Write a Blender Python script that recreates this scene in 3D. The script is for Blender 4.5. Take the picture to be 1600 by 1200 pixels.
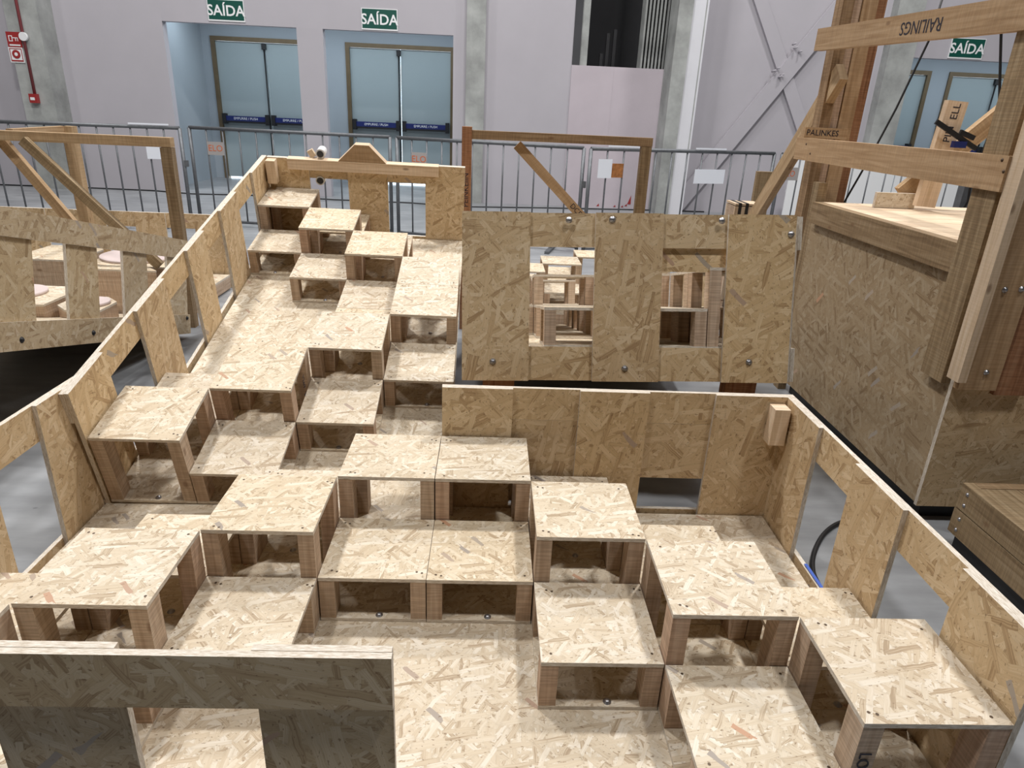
import bpy, math, random
from mathutils import Matrix, Vector, Euler
for o in list(bpy.data.objects): bpy.data.objects.remove(o, do_unlink=True)
scene = bpy.context.scene
col = scene.collection
random.seed(7)

# ------------------------------------------------------------------ camera
S = 0.3            # one grid module of the wooden units, metres
Z0 = 0.12          # height of the level decks above the hall floor
FPX = 1061.92
CR = Vector((0.99879, -0.02505, 0.04227)); CD = Vector((0.02989, -0.37404, -0.92693)); CF = Vector((0.03903, 0.92707, -0.37284))
CF.normalize(); CR = (CR - CF * CR.dot(CF)).normalized(); CD = CF.cross(CR).normalized()
if CD.z > 0: CD = -CD
CAM = Vector((0.4958 * S, -5.182 * S, 4.5668 * S + Z0))
cd = bpy.data.cameras.new('camera'); cam = bpy.data.objects.new('camera', cd); col.objects.link(cam)
cd.sensor_width = 36; cd.lens = FPX / 1600 * 36; cd.clip_start = 0.02; cd.clip_end = 200
m = Matrix.Identity(4)
for i in range(3):
    m[i][0] = CR[i]; m[i][1] = -CD[i]; m[i][2] = -CF[i]; m[i][3] = CAM[i]
cam.matrix_world = m
scene.camera = cam

# ------------------------------------------------------------------ world, lamps, exposure
w = bpy.data.worlds.new('world'); scene.world = w; w.use_nodes = True
w.node_tree.nodes['Background'].inputs[0].default_value = (0.75, 0.88, 1, 1)
w.node_tree.nodes['Background'].inputs[1].default_value = 6.0
scene.view_settings.view_transform = 'Standard'; scene.view_settings.look = 'None'
scene.view_settings.gamma = 1; scene.view_settings.use_curve_mapping = False
scene.view_settings.exposure = 0.0
LAMPS = [(-2.9, 3.4, 1.0), (2.9, 3.4, 1.0), (-2.9, -1.5, .64), (2.9, -1.5, .64), (-9, 3.4, .4), (9, 3.4, .4),
         (0, 7.2, .5), (-6, 7.2, .6), (6, 7.2, .6)]
CEIL = 9.0
for lx, ly, k in LAMPS:
    ld = bpy.data.lights.new('high_bay_light', 'AREA'); ld.shape = 'DISK'; ld.size = 0.7; ld.energy = 358 * k
    ld.color = (1.0, 0.985, 0.968)
    lo = bpy.data.objects.new('high_bay_light', ld); col.objects.link(lo); lo.location = (lx, ly, CEIL - 0.75)

# ------------------------------------------------------------------ pixel helpers (photo frame 1600 x 1200)
def ray(u, v): return CR * ((u - 800) / FPX) + CD * ((v - 600) / FPX) + CF
def at_x(u, v, x): d = ray(u, v); return CAM + d * ((x - CAM.x) / d.x)
def at_y(u, v, y): d = ray(u, v); return CAM + d * ((y - CAM.y) / d.y)
def at_z(u, v, z): d = ray(u, v); return CAM + d * ((z - CAM.z) / d.z)

# ------------------------------------------------------------------ materials
MATS = {}
def new_mat(name):
    mt = bpy.data.materials.new(name); mt.use_nodes = True
    nt = mt.node_tree; b = nt.nodes['Principled BSDF']; MATS[name] = mt
    return mt, nt, b
def N(nt, typ, **kw):
    n = nt.nodes.new(typ)
    for k, v in kw.items(): setattr(n, k, v)
    return n
def L(nt, a, b): nt.links.new(a, b)
def ramp(nt, stops, interp='LINEAR'):
    r = N(nt, 'ShaderNodeValToRGB'); cr = r.color_ramp; cr.interpolation = interp
    while len(cr.elements) < len(stops): cr.elements.new(0.5)
    for e, (p, c) in zip(cr.elements, stops): e.position = p; e.color = (*c, 1)
    return r
def uv_random(nt, spread=7.0):
    """UV in metres, shifted by a random amount for each object."""
    tc = N(nt, 'ShaderNodeTexCoord'); oi = N(nt, 'ShaderNodeObjectInfo')
    mu = N(nt, 'ShaderNodeMath', operation='MULTIPLY'); mu.inputs[1].default_value = spread; L(nt, oi.outputs['Random'], mu.inputs[0])
    mu2 = N(nt, 'ShaderNodeMath', operation='MULTIPLY'); mu2.inputs[1].default_value = spread * 2.37; L(nt, oi.outputs['Random'], mu2.inputs[0])
    cx = N(nt, 'ShaderNodeCombineXYZ'); L(nt, mu.outputs[0], cx.inputs[0]); L(nt, mu2.outputs[0], cx.inputs[1])
    ad = N(nt, 'ShaderNodeVectorMath', operation='ADD'); L(nt, tc.outputs['UV'], ad.inputs[0]); L(nt, cx.outputs[0], ad.inputs[1])
    return ad.outputs[0], oi.outputs['Random']
def mixc(nt, a, b, fac=None, blend='MIX'):
    mx = N(nt, 'ShaderNodeMix', data_type='RGBA', blend_type=blend)
    for sock, val in ((mx.inputs[0], fac), (mx.inputs[6], a), (mx.inputs[7], b)):
        if val is None: continue
        if hasattr(val, 'links') or hasattr(val, 'is_linked'): L(nt, val, sock)
        else: sock.default_value = val
    return mx.outputs[2]

def osb_material(name, tint=(1, 1, 1), size=1.0):
    """strand board: rectangular wood strands at many angles, layer over layer"""
    mt, nt, b = new_mat(name)
    uv, rnd = uv_random(nt)
    nz = N(nt, 'ShaderNodeTexNoise', noise_dimensions='2D'); nz.inputs['Scale'].default_value = 22; nz.inputs['Detail'].default_value = 1
    L(nt, uv, nz.inputs['Vector'])
    sc = N(nt, 'ShaderNodeVectorMath', operation='MULTIPLY_ADD'); sc.inputs[1].default_value = (.007, .007, 0)
    L(nt, nz.outputs['Color'], sc.inputs[0]); L(nt, uv, sc.inputs[2])
    base = sc.outputs[0]
    stops = [(0.0, (.36, .265, .17)), (.06, (.46, .36, .25)), (.2, (.575, .475, .345)), (.5, (.645, .55, .415)), (.8, (.70, .62, .50)), (1.0, (.78, .72, .62))]
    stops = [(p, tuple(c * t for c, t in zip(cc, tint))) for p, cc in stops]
    colr = None; height = None
    layers = [(0.35, 95, .40, -1, 9), (2.0, 84, .26, .25, .47), (1.15, 74, .22, .3, .46), (-0.6, 80, .20, .35, .45), (.08, 62, .19, .4, .45), (1.55, 66, .18, .45, .44), (.75, 54, .17, .5, .43), (-1.05, 58, .19, .55, .43), (-.2, 48, .16, .62, .42)]
    for i, (ang, scl, asp, thr, rad) in enumerate(layers):
        ro = N(nt, 'ShaderNodeVectorRotate', rotation_type='Z_AXIS'); ro.inputs['Angle'].default_value = ang; L(nt, base, ro.inputs['Vector'])
        mp = N(nt, 'ShaderNodeMapping'); mp.inputs['Location'].default_value = (i * 3.7, i * 1.3, 0)
        mp.inputs['Scale'].default_value = (scl * asp / size, scl / size, 1); L(nt, ro.outputs[0], mp.inputs['Vector'])
        vo = N(nt, 'ShaderNodeTexVoronoi', voronoi_dimensions='2D', feature='F1', distance='CHEBYCHEV'); vo.inputs['Scale'].default_value = 1; vo.inputs['Randomness'].default_value = .9
        L(nt, mp.outputs[0], vo.inputs['Vector'])
        sp = N(nt, 'ShaderNodeSeparateColor'); L(nt, vo.outputs['Color'], sp.inputs[0])
        gr = N(nt, 'ShaderNodeTexNoise', noise_dimensions='2D'); gr.inputs['Scale'].default_value = 2.2; gr.inputs['Detail'].default_value = 1
        mp2 = N(nt, 'ShaderNodeVectorMath', operation='MULTIPLY'); mp2.inputs[1].default_value = (.45, 2.9, 1); L(nt, mp.outputs[0], mp2.inputs[0]); L(nt, mp2.outputs[0], gr.inputs['Vector'])
        s1 = N(nt, 'ShaderNodeMath', operation='MULTIPLY_ADD'); s1.inputs[1].default_value = .75; s1.inputs[2].default_value = -.37; L(nt, gr.outputs[0], s1.inputs[0])
        s2 = N(nt, 'ShaderNodeMath', operation='ADD'); L(nt, s1.outputs[0], s2.inputs[0]); L(nt, sp.outputs[0], s2.inputs[1])
        ck = ramp(nt, stops); L(nt, s2.outputs[0], ck.inputs[0])
        rim = N(nt, 'ShaderNodeMapRange'); rim.inputs[1].default_value = rad - .09 if i else .35; rim.inputs[2].default_value = rad if i else .6; rim.inputs[3].default_value = 1; rim.inputs[4].default_value = .87
        L(nt, vo.outputs['Distance'], rim.inputs[0])
        cc = N(nt, 'ShaderNodeVectorMath', operation='SCALE'); L(nt, ck.outputs[0], cc.inputs[0]); L(nt, rim.outputs[0], cc.inputs['Scale'])
        if colr is None: colr = cc.outputs[0]; height = sp.outputs[2]
        else:
            gt = N(nt, 'ShaderNodeMath', operation='GREATER_THAN'); gt.inputs[1].default_value = thr; L(nt, sp.outputs[1], gt.inputs[0])
            ins = N(nt, 'ShaderNodeMath', operation='LESS_THAN'); ins.inputs[1].default_value = rad; L(nt, vo.outputs['Distance'], ins.inputs[0])
            an = N(nt, 'ShaderNodeMath', operation='MULTIPLY'); L(nt, gt.outputs[0], an.inputs[0]); L(nt, ins.outputs[0], an.inputs[1])
            colr = mixc(nt, colr, cc.outputs[0], an.outputs[0])
            if i > 4:
                hm = N(nt, 'ShaderNodeMix', data_type='FLOAT'); L(nt, an.outputs[0], hm.inputs[0]); L(nt, height, hm.inputs[2]); L(nt, sp.outputs[2], hm.inputs[3]); height = hm.outputs[0]
    colr = mixc(nt, colr, (*[a * t for a, t in zip((.615, .515, .385), tint)], 1), .2)
    # rare grey or reddish strands
    ro = N(nt, 'ShaderNodeVectorRotate', rotation_type='Z_AXIS'); ro.inputs['Angle'].default_value = .8; L(nt, base, ro.inputs['Vector'])
    mp = N(nt, 'ShaderNodeMapping'); mp.inputs['Scale'].default_value = (11 / size, 46 / size, 1); L(nt, ro.outputs[0], mp.inputs['Vector'])
    vo = N(nt, 'ShaderNodeTexVoronoi', voronoi_dimensions='2D', distance='CHEBYCHEV'); vo.inputs['Scale'].default_value = 1; L(nt, mp.outputs[0], vo.inputs['Vector'])
    sp = N(nt, 'ShaderNodeSeparateColor'); L(nt, vo.outputs['Color'], sp.inputs[0])
    gt = N(nt, 'ShaderNodeMath', operation='GREATER_THAN'); gt.inputs[1].default_value = .98; L(nt, sp.outputs[0], gt.inputs[0])
    near = N(nt, 'ShaderNodeMath', operation='LESS_THAN'); near.inputs[1].default_value = .38; L(nt, vo.outputs['Distance'], near.inputs[0])
    an = N(nt, 'ShaderNodeMath', operation='MULTIPLY'); L(nt, gt.outputs[0], an.inputs[0]); L(nt, near.outputs[0], an.inputs[1])
    odd = ramp(nt, [(0, (.34, .30, .27)), (.5, (.42, .36, .30)), (1, (.52, .31, .20))]); L(nt, sp.outputs[1], odd.inputs[0])
    colr = mixc(nt, colr, odd.outputs[0], an.outputs[0])
    # small dark bark specks
    mp = N(nt, 'ShaderNodeMapping'); mp.inputs['Rotation'].default_value = (0, 0, .3); mp.inputs['Scale'].default_value = (70, 150, 1); L(nt, uv, mp.inputs['Vector'])
    n2 = N(nt, 'ShaderNodeTexNoise', noise_dimensions='2D'); n2.inputs['Scale'].default_value = 1; n2.inputs['Detail'].default_value = 2; L(nt, mp.outputs[0], n2.inputs['Vector'])
    sp2 = N(nt, 'ShaderNodeMapRange'); sp2.inputs[1].default_value = .68; sp2.inputs[2].default_value = .76; sp2.inputs[4].default_value = .7; L(nt, n2.outputs[0], sp2.inputs[0])
    colr = mixc(nt, colr, (.19, .115, .06, 1), sp2.outputs[0])
    tone = ramp(nt, [(0, (.93, .91, .89)), (.5, (1, 1, 1)), (1, (1.0, .96, .88))]); L(nt, rnd, tone.inputs[0])
    colr = mixc(nt, colr, tone.outputs[0], 1.0, 'MULTIPLY')
    L(nt, colr, b.inputs['Base Color']); b.inputs['Roughness'].default_value = .62
    b.inputs['Specular IOR Level'].default_value = .3
    bp = N(nt, 'ShaderNodeBump'); bp.inputs['Strength'].default_value = .2; bp.inputs['Distance'].default_value = .001; L(nt, height, bp.inputs['Height']); L(nt, bp.outputs[0], b.inputs['Normal'])
    return mt
def edge_material(name, c0, c1, c2):
    mt, nt, b = new_mat(name)
    uv, rnd = uv_random(nt)
    mp = N(nt, 'ShaderNodeMapping'); mp.inputs['Scale'].default_value = (45, 420, 1); L(nt, uv, mp.inputs['Vector'])
    nz = N(nt, 'ShaderNodeTexNoise', noise_dimensions='2D'); nz.inputs['Scale'].default_value = 1; nz.inputs['Detail'].default_value = 3; nz.inputs['Roughness'].default_value = .7; L(nt, mp.outputs[0], nz.inputs['Vector'])
    r = ramp(nt, [(.28, c0), (.5, c1), (.72, c2)]); L(nt, nz.outputs[0], r.inputs[0]); L(nt, r.outputs[0], b.inputs['Base Color']); b.inputs['Roughness'].default_value = .8
    return mt
def timber_material(name, stops, saw=.35):
    mt, nt, b = new_mat(name)
    uv, rnd = uv_random(nt, 11)
    mp = N(nt, 'ShaderNodeMapping'); mp.inputs['Scale'].default_value = (3.0, 60, 1); L(nt, uv, mp.inputs['Vector'])
    nz = N(nt, 'ShaderNodeTexNoise', noise_dimensions='2D'); nz.inputs['Scale'].default_value = 1; nz.inputs['Detail'].default_value = 4; nz.inputs['Distortion'].default_value = .6; L(nt, mp.outputs[0], nz.inputs['Vector'])
    r = ramp(nt, stops); L(nt, nz.outputs[0], r.inputs[0])
    c = r.outputs[0]
    mp = N(nt, 'ShaderNodeMapping'); mp.inputs['Scale'].default_value = (170, 9, 1); L(nt, uv, mp.inputs['Vector'])
    n2 = N(nt, 'ShaderNodeTexNoise', noise_dimensions='2D'); n2.inputs['Scale'].default_value = 1; L(nt, mp.outputs[0], n2.inputs['Vector'])
    mr = N(nt, 'ShaderNodeMapRange'); mr.inputs[1].default_value = .42; mr.inputs[2].default_value = .62; mr.inputs[3].default_value = 1 - saw * .5; mr.inputs[4].default_value = 1.03; L(nt, n2.outputs[0], mr.inputs[0])
    cx = N(nt, 'ShaderNodeCombineColor'); [L(nt, mr.outputs[0], cx.inputs[i]) for i in range(3)]
    c = mixc(nt, c, cx.outputs[0], 1.0, 'MULTIPLY')
    # knots
    mp = N(nt, 'ShaderNodeMapping'); mp.inputs['Scale'].default_value = (4.2, 9, 1); L(nt, uv, mp.inputs['Vector'])
    vo = N(nt, 'ShaderNodeTexVoronoi', voronoi_dimensions='2D'); vo.inputs['Scale'].default_value = 1; L(nt, mp.outputs[0], vo.inputs['Vector'])
    kn = N(nt, 'ShaderNodeMapRange'); kn.inputs[1].default_value = .04; kn.inputs[2].default_value = .10; kn.inputs[3].default_value = .6; kn.inputs[4].default_value = 0; L(nt, vo.outputs['Distance'], kn.inputs[0])
    ks = N(nt, 'ShaderNodeSeparateColor'); L(nt, vo.outputs['Color'], ks.inputs[0]); kg = N(nt, 'ShaderNodeMath', operation='GREATER_THAN'); kg.inputs[1].default_value = .82; L(nt, ks.outputs[0], kg.inputs[0])
    km = N(nt, 'ShaderNodeMath', operation='MULTIPLY'); L(nt, kn.outputs[0], km.inputs[0]); L(nt, kg.outputs[0], km.inputs[1])
    c = mixc(nt, c, (.17, .09, .045, 1), km.outputs[0])
    tone = ramp(nt, [(0, (.84, .80, .76)), (.35, (1, .95, .90)), (.7, (1.0, 1.0, .97)), (1, (1.0, .88, .82))]); L(nt, rnd, tone.inputs[0])
    c = mixc(nt, c, tone.outputs[0], 1.0, 'MULTIPLY')
    L(nt, c, b.inputs['Base Color']); b.inputs['Roughness'].default_value = .7; b.inputs['Specular IOR Level'].default_value = .3
    return mt
def plain(name, c, rough=.6, metal=0.0, noise=0, nscale=8, coords='Object', spec=.5, bump=0):
    mt, nt, b = new_mat(name)
    b.inputs['Roughness'].default_value = rough; b.inputs['Metallic'].default_value = metal; b.inputs['Specular IOR Level'].default_value = spec
    tc = N(nt, 'ShaderNodeTexCoord')
    nz = N(nt, 'ShaderNodeTexNoise'); nz.inputs['Scale'].default_value = nscale; nz.inputs['Detail'].default_value = 5; nz.inputs['Roughness'].default_value = .62
    L(nt, tc.outputs[coords], nz.inputs['Vector'])
    lo = tuple(max(0, x * (1 - noise)) for x in c); hi = tuple(min(1, x * (1 + noise)) for x in c)
    r = ramp(nt, [(.3, lo), (.7, hi)]); L(nt, nz.outputs[0], r.inputs[0]); L(nt, r.outputs[0], b.inputs['Base Color'])
    if bump:
        bp = N(nt, 'ShaderNodeBump'); bp.inputs['Strength'].default_value = bump; bp.inputs['Distance'].default_value = .01; L(nt, nz.outputs[0], bp.inputs['Height']); L(nt, bp.outputs[0], b.inputs['Normal'])
    return mt
OSB = osb_material('osb', size=.8)
OSBW = osb_material('osb_wall', tint=(.98, .86, .685), size=1.12)
OSBG = osb_material('osb_grey_tint', tint=(.80, .745, .65), size=1.12)  # greyer, darker tint for the near, far left and raised side walls
OSBD = osb_material('osb_dark_tint', tint=(.58, .515, .43), size=1.12)  # darkest board tint, only for the tower side panel
EDGE = edge_material('osb_edge', (.42, .34, .25), (.63, .56, .47), (.78, .73, .66))
PINE = timber_material('pine_leg', [(.25, (.43, .315, .225)), (.5, (.525, .40, .30)), (.75, (.60, .48, .375))])
RAIL = timber_material('pine_rail', [(.25, (.36, .235, .13)), (.5, (.455, .315, .185)), (.75, (.53, .385, .245))], saw=.2)
OLD = timber_material('weathered_timber', [(.25, (.20, .135, .075)), (.5, (.30, .215, .125)), (.75, (.38, .29, .185))], saw=.3)
REDW = timber_material('red_brown_timber', [(.25, (.25, .115, .06)), (.5, (.36, .18, .095)), (.75, (.43, .24, .14))], saw=.4)
PALE = timber_material('pale_planed_timber', [(.25, (.60, .46, .31)), (.5, (.72, .58, .43)), (.75, (.78, .66, .52))], saw=.05)
BLACK = plain('black_rubber', (.012, .012, .014), .5, noise=.2)
STEEL = plain('galvanised_steel', (.15, .158, .17), .5, .45, .15, 30)
BOLT = plain('zinc_bolt', (.38, .38, .40), .35, .9, .1, 60)
SCREW = plain('screw_head', (.10, .065, .04), .5, .4, .1, 60)
INK = plain('marker_ink', (.02, .018, .03), .7)
WALLP = plain('painted_wall', (.45, .43, .465), .75, 0, .035, 1.1, spec=.25)
WHITEP = plain('white_paint', (.68, .68, .72), .6, 0, .03, 2)
PINKP = plain('primed_board', (.50, .445, .485), .7, 0, .07, 1.4)
CONC = plain('raw_concrete', (.34, .35, .34), .85, 0, .28, 2.6, bump=.15)
DOORP = plain('door_paint', (.33, .39, .41), .45, 0, .02, 2)
CORR = plain('corridor_wall', (.34, .38, .42), .7, 0, .02, 2)
BRONZE = plain('bronze_frame', (.16, .115, .065), .45, .3, .1, 6)
BLUEB = plain('blue_push_bar', (.012, .022, .13), .4)
GREEN = plain('exit_green', (.004, .075, .055), .45)
SIGNW = plain('sign_white', (.82, .83, .84), .5)
RED = plain('fire_red', (.33, .03, .03), .45)
PIPE = plain('conduit_red', (.22, .045, .05), .5)
PAPER = plain('paper', (.80, .83, .90), .8)
ORANGE = plain('orange_print', (.62, .15, .05), .7)
RUST = plain('rust_plate', (.36, .14, .04), .8, 0, .4, 25)
GREYPL = plain('grey_plate', (.40, .37, .36), .6)
PINKD = plain('pink_disc', (.60, .50, .48), .6, 0, .03, 6)
BLUET = plain('blue_tape', (.03, .09, .42), .5)
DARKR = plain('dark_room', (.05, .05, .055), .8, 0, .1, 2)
ROOF = plain('dark_roof', (.10, .10, .105), .8, 0, .1, 1)
HALLW = plain('far_hall_wall', (.16, .155, .165), .8, 0, .05, 1)
TUBE = plain('white_tube', (.74, .74, .74), .5)

def concrete_floor():
    mt, nt, b = new_mat('polished_concrete')
    tc = N(nt, 'ShaderNodeTexCoord')
    n1 = N(nt, 'ShaderNodeTexNoise'); n1.inputs['Scale'].default_value = .9; n1.inputs['Detail'].default_value = 8; n1.inputs['Roughness'].default_value = .65; L(nt, tc.outputs['Object'], n1.inputs['Vector'])
    r = ramp(nt, [(.3, (.215, .224, .238)), (.52, (.29, .30, .315)), (.75, (.37, .38, .395))]); L(nt, n1.outputs[0], r.inputs[0])
    mp = N(nt, 'ShaderNodeMapping'); mp.inputs['Scale'].default_value = (2, 9, 1); L(nt, tc.outputs['Object'], mp.inputs['Vector'])
    n2 = N(nt, 'ShaderNodeTexNoise'); n2.inputs['Scale'].default_value = 1.3; n2.inputs['Detail'].default_value = 4; L(nt, mp.outputs[0], n2.inputs['Vector'])
    r2 = ramp(nt, [(.35, (.82, .82, .82)), (.65, (1.08, 1.08, 1.08))]); L(nt, n2.outputs[0], r2.inputs[0])
    c = mixc(nt, r.outputs[0], r2.outputs[0], 1.0, 'MULTIPLY')
    n3 = N(nt, 'ShaderNodeTexNoise'); n3.inputs['Scale'].default_value = 17; n3.inputs['Detail'].default_value = 2; L(nt, tc.outputs['Object'], n3.inputs['Vector'])
    s3 = N(nt, 'ShaderNodeMapRange'); s3.inputs[1].default_value = .74; s3.inputs[2].default_value = .8; s3.inputs[4].default_value = .6; L(nt, n3.outputs[0], s3.inputs[0])
    c = mixc(nt, c, (.10, .10, .11, 1), s3.outputs[0])
    L(nt, c, b.inputs['Base Color']); b.inputs['Roughness'].default_value = .34
    rr = N(nt, 'ShaderNodeMapRange'); rr.inputs[3].default_value = .26; rr.inputs[4].default_value = .5; L(nt, n1.outputs[0], rr.inputs[0]); L(nt, rr.outputs[0], b.inputs['Roughness'])
    return mt
FLOORM = concrete_floor()

# ------------------------------------------------------------------ mesh helpers
CACHE = {}
def box_mesh(sx, sy, sz, mat, edge=None, grain=None):
    key = (round(sx, 4), round(sy, 4), round(sz, 4), mat.name, edge.name if edge else None, grain)
    if key in CACHE: return CACHE[key]
    hx, hy, hz = sx / 2, sy / 2, sz / 2
    v = [(x, y, z) for z in (-hz, hz) for y in (-hy, hy) for x in (-hx, hx)]
    f = [((0, 2, 3, 1), 2), ((4, 5, 7, 6), 2), ((0, 1, 5, 4), 1), ((2, 6, 7, 3), 1), ((0, 4, 6, 2), 0), ((1, 3, 7, 5), 0)]
    me = bpy.data.meshes.new('board'); me.from_pydata(v, [], [q for q, _ in f])
    me.materials.append(mat)
    if edge: me.materials.append(edge)
    dims = (sx, sy, sz); thin = dims.index(min(dims)); long_ = dims.index(max(dims)) if grain is None else grain
    uv = me.uv_layers.new(name='UVMap'); li = 0
    for p, (q, ax) in zip(me.polygons, f):
        if edge and ax != thin: p.material_index = 1
        axes = [a for a in range(3) if a != ax]
        if long_ in axes: ua, va = long_, [a for a in axes if a != long_][0]
        else: ua, va = sorted(axes, key=lambda a: -dims[a])
        for k in q:
            uv.data[li].uv = (v[k][ua] + ax * .37, v[k][va] + ax * .61); li += 1
    CACHE[key] = me
    return me
def link(name, me, parent=None):
    o = bpy.data.objects.new(name, me); col.objects.link(o)
    if parent is not None: o.parent = parent
    return o
def tag(o, label=None, cat=None, group=None, kind=None):
    if label: o['label'] = label
    if cat: o['category'] = cat
    if group: o['group'] = group
    if kind: o['kind'] = kind
    return o
def thing(name, label, cat, mw=None, group=None):
    o = bpy.data.objects.new(name, None); col.objects.link(o); o.empty_display_size = .05
    if mw is not None: o.matrix_world = mw
    return tag(o, label, cat, group)
def box(name, lo, hi, mat, parent=None, edge=None, grain=None):
    """axis aligned box between two corners, in the parent's coordinates (metres)"""
    c = [(a + b) / 2 for a, b in zip(lo, hi)]; d = [abs(b - a) for a, b in zip(lo, hi)]
    o = link(name, box_mesh(*d, mat, edge, grain), parent); o.location = c
    return o
def ubox(name, lo, hi, mat, parent, edge=None, grain=None):
    """the same in module units"""
    return box(name, [a * S for a in lo], [a * S for a in hi], mat, parent, edge, grain)
def beam(name, a, b, wid, thick, mat, parent=None, up=(0, 0, 1), ext=0):
    """timber from a to b; wid is measured along 'up' (made square to the beam), thick across"""
    a = Vector(a); b = Vector(b); d = b - a; ln = d.length; x = d / ln
    up = Vector(up); z = (up - x * up.dot(x)).normalized(); y = z.cross(x)
    o = link(name, box_mesh(ln + 2 * ext, thick, wid, mat, None, 0), parent)
    mw = Matrix.Identity(4); c = (a + b) / 2
    for i in range(3): mw[i][0] = x[i]; mw[i][1] = y[i]; mw[i][2] = z[i]; mw[i][3] = c[i]
    o.matrix_local = mw
    return o
def prism(name, pts, z0, z1, mat, parent=None, edge=None):
    """extrude a polygon (xy) from z0 to z1"""
    n = len(pts); v = [(x, y, z0) for x, y in pts] + [(x, y, z1) for x, y in pts]
    f = [tuple(range(n - 1, -1, -1)), tuple(range(n, 2 * n))] + [(i, (i + 1) % n, n + (i + 1) % n, n + i) for i in range(n)]
    me = bpy.data.meshes.new(name); me.from_pydata(v, [], f); me.materials.append(mat)
    if edge: me.materials.append(edge)
    uv = me.uv_layers.new(name='UVMap'); li = 0
    for k, p in enumerate(me.polygons):
        if edge and k > 1: p.material_index = 1
        run = 0
        for j, vi in enumerate(p.vertices):
            x, y, z = v[vi]; uv.data[li].uv = (x, y) if k < 2 else (x + y, z); li += 1
    return link(name, me, parent)
def cyl(name, r, h, mat, parent=None, n=16, axis='Z', r2=None):
    r2 = r if r2 is None else r2
    v = [(r * math.cos(2 * math.pi * i / n), r * math.sin(2 * math.pi * i / n), 0) for i in range(n)] + [(r2 * math.cos(2 * math.pi * i / n), r2 * math.sin(2 * math.pi * i / n), h) for i in range(n)]
    f = [tuple(range(n - 1, -1, -1)), tuple(range(n, 2 * n))] + [(i, (i + 1) % n, n + (i + 1) % n, n + i) for i in range(n)]
    key = (name, 'cyl', round(r, 5), round(h, 5), mat.name, n, axis, round(r2, 5))
    if key not in CACHE:
        if axis == 'X': v = [(z, x, y) for x, y, z in v]
        if axis == 'Y': v = [(y, z, x) for x, y, z in v]
        me = bpy.data.meshes.new(name); me.from_pydata(v, [], f); me.materials.append(mat)
        for p in me.polygons: p.use_smooth = len(p.vertices) == 4
        CACHE[key] = me
    return link(name, CACHE[key], parent)
def tube(name, pts, r, mat, parent=None, n=8, closed=False):
    """round tube swept along points (one mesh)"""
    pts = [Vector(p) for p in pts]; v = []; f = []
    for i, p in enumerate(pts):
        d = (pts[min(i + 1, len(pts) - 1)] - pts[max(i - 1, 0)]).normalized()
        a = Vector((0, 0, 1)) if abs(d.z) < .9 else Vector((1, 0, 0))
        x = d.cross(a).normalized(); y = d.cross(x)
        for k in range(n):
            t = 2 * math.pi * k / n; v.append(p + (x * math.cos(t) + y * math.sin(t)) * r)
    for i in range(len(pts) - 1):
        for k in range(n):
            f.append((i * n + k, i * n + (k + 1) % n, (i + 1) * n + (k + 1) % n, (i + 1) * n + k))
    f.append(tuple(range(n - 1, -1, -1))); f.append(tuple(range((len(pts) - 1) * n, len(pts) * n)))
    me = bpy.data.meshes.new(name); me.from_pydata(v, [], f); me.materials.append(mat)
    for p in me.polygons: p.use_smooth = len(p.vertices) == 4
    return link(name, me, parent)
def bolt_head(name, parent, loc, axis=(0, 0, 1), r=.0075, mat=None):
    """domed bolt head"""
    key = ('bolt', r, (mat or BOLT).name)
    if key not in CACHE:
        n = 12; rings = [(1.25, 0), (1.25, .12), (1.0, .2), (.9, .5), (.55, .8)]; v = []; f = []
        for rr, zz in rings:
            v += [(rr * r * math.cos(2 * math.pi * i / n), rr * r * math.sin(2 * math.pi * i / n), zz * r) for i in range(n)]
        v.append((0, 0, .9 * r))
        for k in range(len(rings) - 1):
            f += [(k * n + i, k * n + (i + 1) % n, (k + 1) * n + (i + 1) % n, (k + 1) * n + i) for i in range(n)]
        t = len(v) - 1; k = len(rings) - 1
        f += [(k * n + i, k * n + (i + 1) % n, t) for i in range(n)]
        me = bpy.data.meshes.new('bolt'); me.from_pydata(v, [], f); me.materials.append(mat or BOLT)
        for p in me.polygons: p.use_smooth = True
        CACHE[key] = me
    o = link(name, CACHE[key], parent); o.location = loc
    o.rotation_mode = 'QUATERNION'; o.rotation_quaternion = Vector((0, 0, 1)).rotation_difference(Vector(axis))
    return o
def text(name, body, size, mat, parent, mtx, bold=0.0, depth=.0006, align='CENTER'):
    cu = bpy.data.curves.new(name, 'FONT'); cu.body = body; cu.size = size; cu.align_x = align; cu.align_y = 'CENTER'; cu.extrude = depth; cu.offset = bold; cu.resolution_u = 3
    t = bpy.data.objects.new(name, cu); col.objects.link(t)
    me = bpy.data.meshes.new_from_object(t); bpy.data.objects.remove(t); bpy.data.curves.remove(cu)
    me.materials.clear(); me.materials.append(mat)
    o = link(name, me, parent); o.matrix_local = mtx
    return o
def face_mtx(loc, right, up):
    x = Vector(right).normalized(); y = Vector(up); y = (y - x * y.dot(x)).normalized(); z = x.cross(y)
    mw = Matrix.Identity(4)
    for i in range(3): mw[i][0] = x[i]; mw[i][1] = y[i]; mw[i][2] = z[i]; mw[i][3] = loc[i]
    return mw
def frame(ox, oy, oz, rows):
    """unit frame (module units, level deck = z 0) to a world matrix; rows = 3x3"""
    R_ = Matrix(rows); mw = R_.to_4x4(); mw.translation = Vector((ox * S, oy * S, oz * S + Z0))
    return mw
def ortho(rows):
    r = Matrix(rows); x = Vector(r.col[0]).normalized(); y = Vector(r.col[1]); y = (y - x * y.dot(x)).normalized(); z = x.cross(y)
    return Matrix(((x[0], y[0], z[0]), (x[1], y[1], z[1]), (x[2], y[2], z[2])))
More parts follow.
